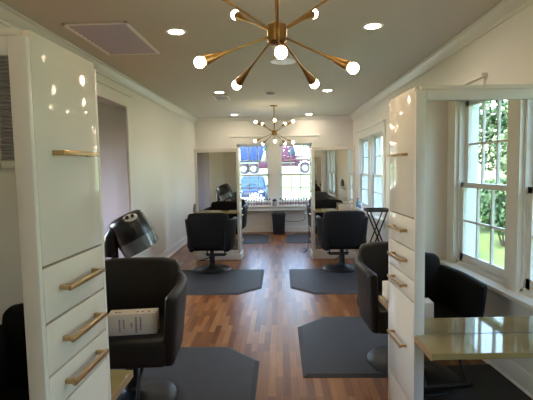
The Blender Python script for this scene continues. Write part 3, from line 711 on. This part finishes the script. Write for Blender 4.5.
m = MB(); m.tube([(0.0, -0.9, 1.0), (0.0, -0.9, 3.2)], 0.07, 10); m.build('exhaust', M['chrome'], t)
for x in (-3.85, -2.8, 2.62):
    for s in (-1, 1): wheel(t, x, s * 1.0, 0.50, 0.50, 0.32, 'y')

# trees and shrubs built leaf by leaf
def leaf_cloud(m, centers, n, ls, seed):
    rnd = random.Random(seed); b = bmesh.new()
    for _ in range(n):
        c, r, sq = centers[rnd.randrange(len(centers))]
        d = Vector((rnd.gauss(0, 1), rnd.gauss(0, 1), rnd.gauss(0, 1))).normalized() * r * rnd.uniform(0.55, 1.0) ** 0.6
        p = Vector(c) + Vector((d.x, d.y, d.z * sq)); nrm = (d.normalized() + Vector((rnd.uniform(-1, 1), rnd.uniform(-1, 1), rnd.uniform(-0.6, 1.2)))).normalized()
        a = nrm.orthogonal().normalized(); a = Matrix.Rotation(rnd.uniform(0, 2 * PI), 3, nrm) @ a; w = nrm.cross(a); s = ls * rnd.uniform(0.6, 1.3)
        vs = [b.verts.new(p + q) for q in (a * s, w * s * 0.45 + nrm * s * 0.1, -a * s, -w * s * 0.45 + nrm * s * 0.1)]
        b.faces.new(vs)
    m._merge(b)
def make_tree(kind, seed, mat, h, rad, n, ls):
    rnd = random.Random(seed); t = thing(kind, '', 'tree' if 'tree' in kind else 'shrub')
    m = MB()
    if 'tree' in kind:
        m.tube([(0, 0, -0.3), (0.05, 0.02, h * 0.3), (0.0, 0.1, h * 0.75)], [0.22, 0.15, 0.06], 10)
        for k in range(5):
            a = 2 * PI * k / 5 + rnd.random(); m.tube([(0.03, 0.03, h * (0.28 + 0.07 * k)), (rad * 0.6 * math.cos(a), rad * 0.6 * math.sin(a), h * (0.5 + 0.08 * k))], [0.07, 0.025], 6)
        m.build('trunk', M['bark'], t)
        cs = [((rad * 0.55 * rnd.uniform(-1, 1), rad * 0.55 * rnd.uniform(-1, 1), h * rnd.uniform(0.3, 0.95)), rad * rnd.uniform(0.4, 0.65), 0.85) for _ in range(16)]
    else:
        for k in range(4):
            a = 2 * PI * k / 4 + rnd.random(); m.tube([(0, 0, -0.1), (rad * 0.4 * math.cos(a), rad * 0.4 * math.sin(a), h * 0.7)], [0.03, 0.01], 5)
        m.build('stem', M['bark'], t)
        cs = [((rad * 0.5 * rnd.uniform(-1, 1), rad * 0.5 * rnd.uniform(-1, 1), h * rnd.uniform(0.35, 0.7)), rad * rnd.uniform(0.45, 0.6), 0.8) for _ in range(7)]
    m = MB(); leaf_cloud(m, cs, n, ls, seed); m.build('crown' if 'tree' in kind else 'foliage', mat, t, smooth=False)
    return t
ta = make_tree('tree', 11, M['leaf_a'], 8.0, 2.8, 5200, 0.17)
tb = make_tree('tree', 12, M['leaf_b'], 6.5, 2.4, 4200, 0.17)
sa = make_tree('shrub', 13, M['leaf_b'], 1.7, 1.05, 2200, 0.085)
sb = make_tree('shrub', 14, M['leaf_a'], 2.0, 1.1, 2200, 0.085)
def spread(protos, spots, labels, group):
    used = set()
    for k, (x, y) in enumerate(spots):
        j = k % len(protos); p = protos[j]
        o = p if p.name not in used else dup(p, (0, 0, 0)); used.add(p.name)
        o.location = (x, y, gz(x, y)); o.rotation_euler = (0, 0, k * 1.3); o['label'] = labels[j]; o['group'] = group[j]
spread([ta, tb], [(5, -13), (11.7, -13), (8.3, -20), (13.5, -5.5), (15.2, -20), (12, 2), (12, 9), (10, 16), (11.5, 23), (10, 30.5), (-16, 64), (-9, 66), (-2, 64), (5, 66), (12, 64)],
       ['tall dark green leafy tree beyond the windows', 'lighter yellow-green leafy tree beyond the windows'], ['dark leafy trees outside', 'light leafy trees outside'])
spread([sa, sb], [(3.7, -6.6), (6.3, -6.9), (4.9, -9.2), (8.9, -7.2), (7.4, -9.6), (6.0, 0.6), (5.2, 16.5), (6.2, 12.0), (5.6, 20.5)],
       ['rounded light green shrub on the lawn outside the side windows', 'rounded dark green shrub on the lawn outside the side windows'], ['light shrubs outside', 'dark shrubs outside'])

# ------------------------------------------------------------------ light
w = bpy.data.worlds.new('sky'); S.world = w; w.use_nodes = True
nt = w.node_tree; bg = nt.nodes['Background']
sky = nt.nodes.new('ShaderNodeTexSky'); sky.sky_type = 'NISHITA'; sky.sun_disc = False; sky.sun_elevation = R(52); sky.sun_rotation = R(250); sky.air_density = 1.0; sky.dust_density = 2.0
nt.links.new(sky.outputs[0], bg.inputs[0]); bg.inputs[1].default_value = 0.8
sl = bpy.data.lights.new('sun', 'SUN'); sl.energy = 1.15; sl.angle = R(1.0); sl.color = (1, 0.95, 0.86)
so = bpy.data.objects.new('sun', sl); C.objects.link(so)
so.rotation_euler = Vector((0.8, 0.03, -1.0)).to_track_quat('-Z', 'Y').to_euler()
def portal(name, loc, rot, sx, sy):
    l = bpy.data.lights.new(name, 'AREA'); l.shape = 'RECTANGLE'; l.size = sx; l.size_y = sy; l.cycles.is_portal = True
    o = bpy.data.objects.new(name, l); C.objects.link(o); o.location = loc; o.rotation_euler = rot
zc = (WZ0 + WZ1) / 2
for a, b in RW: portal('sky_portal', (XR + T + 0.05, (a + b) / 2, zc), (PI / 2, 0, PI / 2), b - a, WZ1 - WZ0)
for a, b in BW: portal('sky_portal', ((a + b) / 2, YB + T + 0.05, zc), (-PI / 2, 0, 0), b - a, WZ1 - WZ0)
portal('sky_portal', (-4.65, 4.3, 1.5), (PI / 2, 0, -PI / 2), 2.2, 1.4)

# ------------------------------------------------------------------ camera
cd = bpy.data.cameras.new('camera'); cam = bpy.data.objects.new('camera', cd); C.objects.link(cam); S.camera = cam
cd.sensor_width = 36; cd.sensor_fit = 'HORIZONTAL'; cd.lens = 430 / 533 * 36; cd.clip_start = 0.05; cd.clip_end = 400
cam.matrix_world = Matrix.Translation((0, 0, 1.55)) @ Matrix.Rotation(R(1.88), 4, 'Z') @ Matrix.Rotation(R(90 - 4.36), 4, 'X') @ Matrix.Rotation(R(-1.03), 4, 'Z')

S.view_settings.view_transform = 'Standard'; S.view_settings.look = 'None'; S.view_settings.gamma = 1.0
S.view_settings.use_curve_mapping = False; S.view_settings.exposure = 2.0
S.cycles.use_denoising = True; S.cycles.max_bounces = 10; S.cycles.diffuse_bounces = 5; S.cycles.glossy_bounces = 6; S.cycles.transparent_max_bounces = 16
S.cycles.sample_clamp_indirect = 6.0; S.cycles.caustics_reflective = False; S.cycles.caustics_refractive = False
